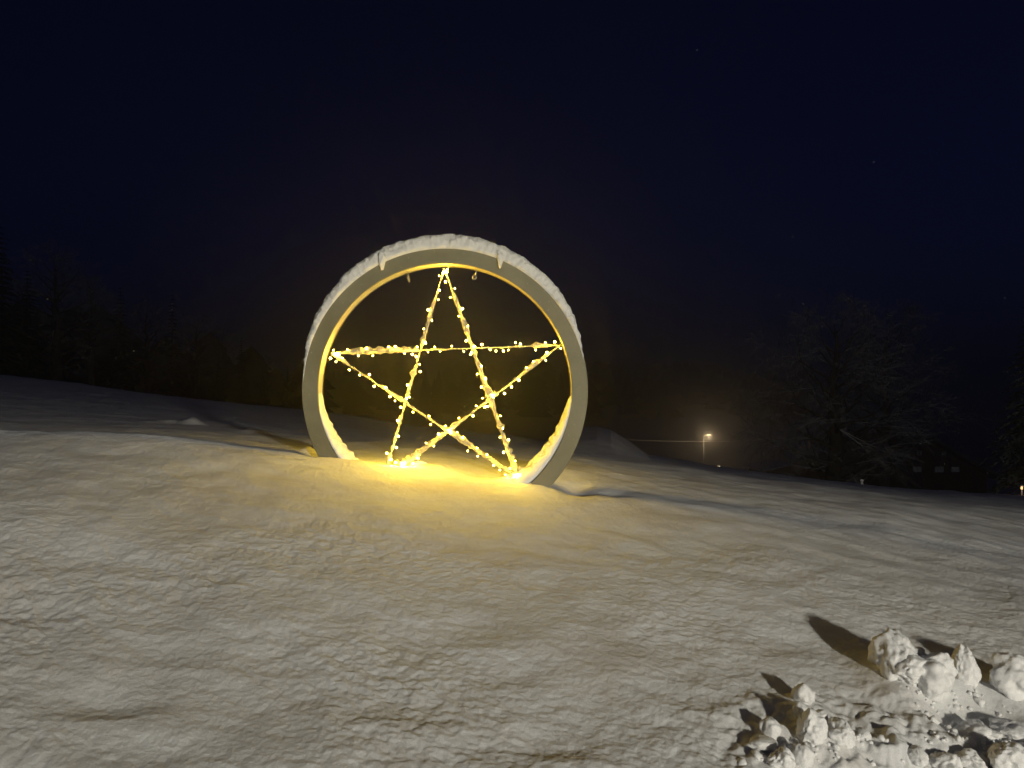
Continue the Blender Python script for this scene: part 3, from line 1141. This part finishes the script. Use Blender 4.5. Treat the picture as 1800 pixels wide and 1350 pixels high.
# low shed left of the trunk
DB = 70.0
bx = (1392 - U0) / F * DB
bz = gz(bx, DB)
shed = empty('low_shed', (bx, DB, bz))
tag(shed, 'low shed with a shallow snowy roof behind the pale pole', 'shed')
s2 = DB / F
l, r_, ap = at(1338, 829, DB), at(1446, 829, DB), at(1388, 818, DB)
prof = [(l.x + .4, bz - 1), (r_.x - .4, bz - 1), (r_.x - .4, r_.z - .1), (ap.x, ap.z - .15), (l.x + .4, l.z - .1)]
so = Vector(shed.location)
V = [(x - so.x, 0, z - so.z) for x, z in prof] + [(x - so.x, 5, z - so.z) for x, z in prof]
n = 5
mesh_from('wall', V, [tuple(range(n)), tuple(reversed(range(n, 2 * n)))] + [(i, i + n, (i + 1) % n + n, (i + 1) % n) for i in range(n)], M_wall, shed)
for seg in ([(l.x, l.z), (ap.x, ap.z)], [(ap.x, ap.z), (r_.x, r_.z)]):
    V = []
    for y in (-.5, 5.5):
        for (x, z) in seg: V.append((x - so.x, y, z - so.z))
        for (x, z) in seg: V.append((x - so.x, y, z + .16 - so.z))
    mesh_from('roof', V, [(0, 1, 3, 2), (4, 6, 7, 5), (2, 3, 7, 6), (0, 4, 5, 1), (0, 2, 6, 4), (1, 5, 7, 3)], M_cap, shed)

# ------------------------------------------------------------------ poles, wires, lamps
def light(name, loc, w, colr, rad, parent=None):
    ld = bpy.data.lights.new(name, 'POINT')
    ld.energy = w; ld.color = colr; ld.shadow_soft_size = rad
    o = bpy.data.objects.new(name, ld)
    col.objects.link(o)
    o.parent = parent
    o.location = loc
    return o


def street_lamp(x, d, top, label, watts, colr, glass, arm=1.1, rad=.08, base=None, side=1, r0=.07, group=None):
    b0 = gz(x, d) if base is None else base
    e = empty('street_lamp', (x, d, b0))
    H = top - b0
    MB().tube([(0, 0, -.3), (0, 0, H * .5), (0, 0, H)], [r0, r0 * .75, r0 * .55], 12).build('pole', M_pole, e, smooth=True)
    MB().tube([(0, 0, H - .05), (side * arm * .3, 0, H + .10), (side * arm, 0, H + .14)], r0 * .45, 8).build('arm', M_pole, e, smooth=True)
    hd = MB()
    hd.box((side * (arm + .28), 0, H + .17), (.34, .14, .045)).box((side * (arm + .28), 0, H + .232), (.22, .09, .015))
    hdo = hd.build('lamp_head', M_pole, e)
    g = MB().box((side * (arm + .28), 0, H + .105), (.26, .10, .018))
    g.build('lamp_glass', glass, hdo)
    light('lamp_light', (side * (arm + .28), 0, H + .06 - rad * 1.1), watts, colr, rad, e)
    tag(e, label, 'street lamp', group)
    return e


# down in the village
dl = 100.0
p = at(1237, 766, dl)
street_lamp(p.x, dl, p.z, 'lit street lamp on a tall pole right of the ring in the distance', FAR_W, (1.0, .72, .38), M_lampglass, .35, .15)
dl = 120.0
p = at(1256, 820.5, dl)
street_lamp(p.x, dl, p.z, 'tiny lamp head just showing over the slope below the distant street lamp', 20, (1.0, .8, .5), emis('dim_lamp_glass', (1, .8, .5), 3.0), .3, .1)

# by the road behind the photographer: it throws the chunk shadows
street_lamp(8.6, -13.0, 1.75, 'grey street lamp beside the road opposite the snowy bank', LAMP_W, (1.0, .94, .78), M_whiteglass, .5, .52, side=-1)

M_polew, *_ = mat('weathered_pole', (.72, .68, .6), .8, .2)
DP = 106.0
poles = []
for (u, vt, lab) in ((1423, 768, 'thin pale utility pole left of the thick tree trunk'), (985, 764, 'utility pole standing down behind the snow mound')):
    p = at(u, vt, DP)
    g = gz(p.x, DP)
    e = empty('utility_pole', (p.x, DP, g))
    H = p.z - g
    MB().tube([(0, 0, -.5), (0, 0, H)], [.16, .12], 10).build('pole', M_polew, e, smooth=True)
    MB().box((0, .0, H - .2), (.35, .04, .05)).build('crossarm', M_polew, e)
    MB().tube([(0, 0, H), (0, 0, H + .08)], [.04, .025], 8).build('insulator', M_trim, e)
    tag(e, lab, 'pole')
    poles.append(Vector((p.x, DP, p.z + .08)))


def wire(a, b_, sag, r, label):
    e = []
    for i in range(41):
        t = i / 40
        p = a.lerp(b_, t); p.z -= sag * 4 * t * (1 - t)
        e.append(p)
    o = MB().tube(e, r, 5).build('overhead_wire', M_wire, None, smooth=True)
    tag(o, label, 'wire')


wire(poles[1], poles[0], .85, .06, 'overhead wire sagging past the distant street lamp')
wire(poles[0], hp(1692, 801, -1.45), .10, .018, 'overhead wire running from the pale pole to the farmhouse')

# short marker post on the skyline
p = at(1515, 845, 30)
g = gz(p.x, 30)
e = empty('marker_post', (p.x, 30, g))
tag(e, 'short pale marker post on the snow edge left of the farmhouse', 'post')
MB().tube([(0, 0, -.3), (0, 0, p.z - g)], .05, 8).build('post', M_trim, e)
lumpy('snow_hat', (0, 0, p.z - g + .02), (.07, .07, .04), M_lump, e, 3, .1, 1.2, 2)

# lantern by the right edge
dl = 31.0
p = at(1796, 855, dl)
g = gz(p.x, dl)
e = empty('garden_lantern', (p.x, dl, g))
tag(e, 'small warm garden lantern under the conifer at the right edge', 'lantern')
H = max(.35, p.z - g)
MB().tube([(0, 0, -.2), (0, 0, H - .14)], .03, 8).build('post', M_pole, e)
MB().tube([(0, 0, H - .12), (0, 0, H)], .035, 6).build('glass', emis('lantern_glass', (1, .55, .22), 2.5), e)
MB().tube([(0, 0, H), (0, 0, H + .07)], [.09, .02], 6).build('cap', M_pole, e)
light('lantern_light', (0, -.2, H - .05), 1.5, (1, .6, .28), .05, e)

# ------------------------------------------------------------------ falling snow
r = random.Random(77)
V, Fc = [], []
for k in range(3000):
    if k < 2100:
        d = r.uniform(5.0, 9.5); x = r.gauss(-.55, 1.1); z = r.gauss(.4, .7)
    else:
        d = r.uniform(5, 24); x = r.uniform(-.7, .7) * d; z = r.uniform(-.1, .54) * d
    if z < gz(x, d) + .05: continue
    a = r.uniform(.0008, .0017) if k < 2100 else r.uniform(.0006, .0013)
    b0 = len(V)
    t = r.uniform(1.2, 2.4)
    lx = r.uniform(-.2, .2)
    for v in ((a, 0, 0), (0, a, 0), (-a, 0, 0), (0, -a, 0), (lx * a, 0, a * t), (-lx * a, 0, -a * t)):
        V.append((x + v[0], d + v[1], z + v[2]))
    for f in ((0, 1, 4), (1, 2, 4), (2, 3, 4), (3, 0, 4), (1, 0, 5), (2, 1, 5), (3, 2, 5), (0, 3, 5)):
        Fc.append(tuple(b0 + i for i in f))
o = mesh_from('falling_snow', V, Fc, M_lump)
tag(o, 'fine snowflakes falling through the night air', None, None, 'stuff')

# ------------------------------------------------------------------ haze
M_haze = bpy.data.materials.new('haze')
M_haze.use_nodes = True
N = M_haze.node_tree.nodes; N.clear()
pv = N.new('ShaderNodeVolumePrincipled'); out = N.new('ShaderNodeOutputMaterial')
pv.inputs['Color'].default_value = (.9, .9, .92, 1)
pv.inputs['Density'].default_value = HAZE
pv.inputs['Anisotropy'].default_value = 0.84
M_haze.node_tree.links.new(pv.outputs[0], out.inputs['Volume'])
b = MB().box((0, 200, -3.5), (1300, 240, 36.5)).build('haze', M_haze)
tag(b, 'thin snowy night haze', None, None, 'stuff')
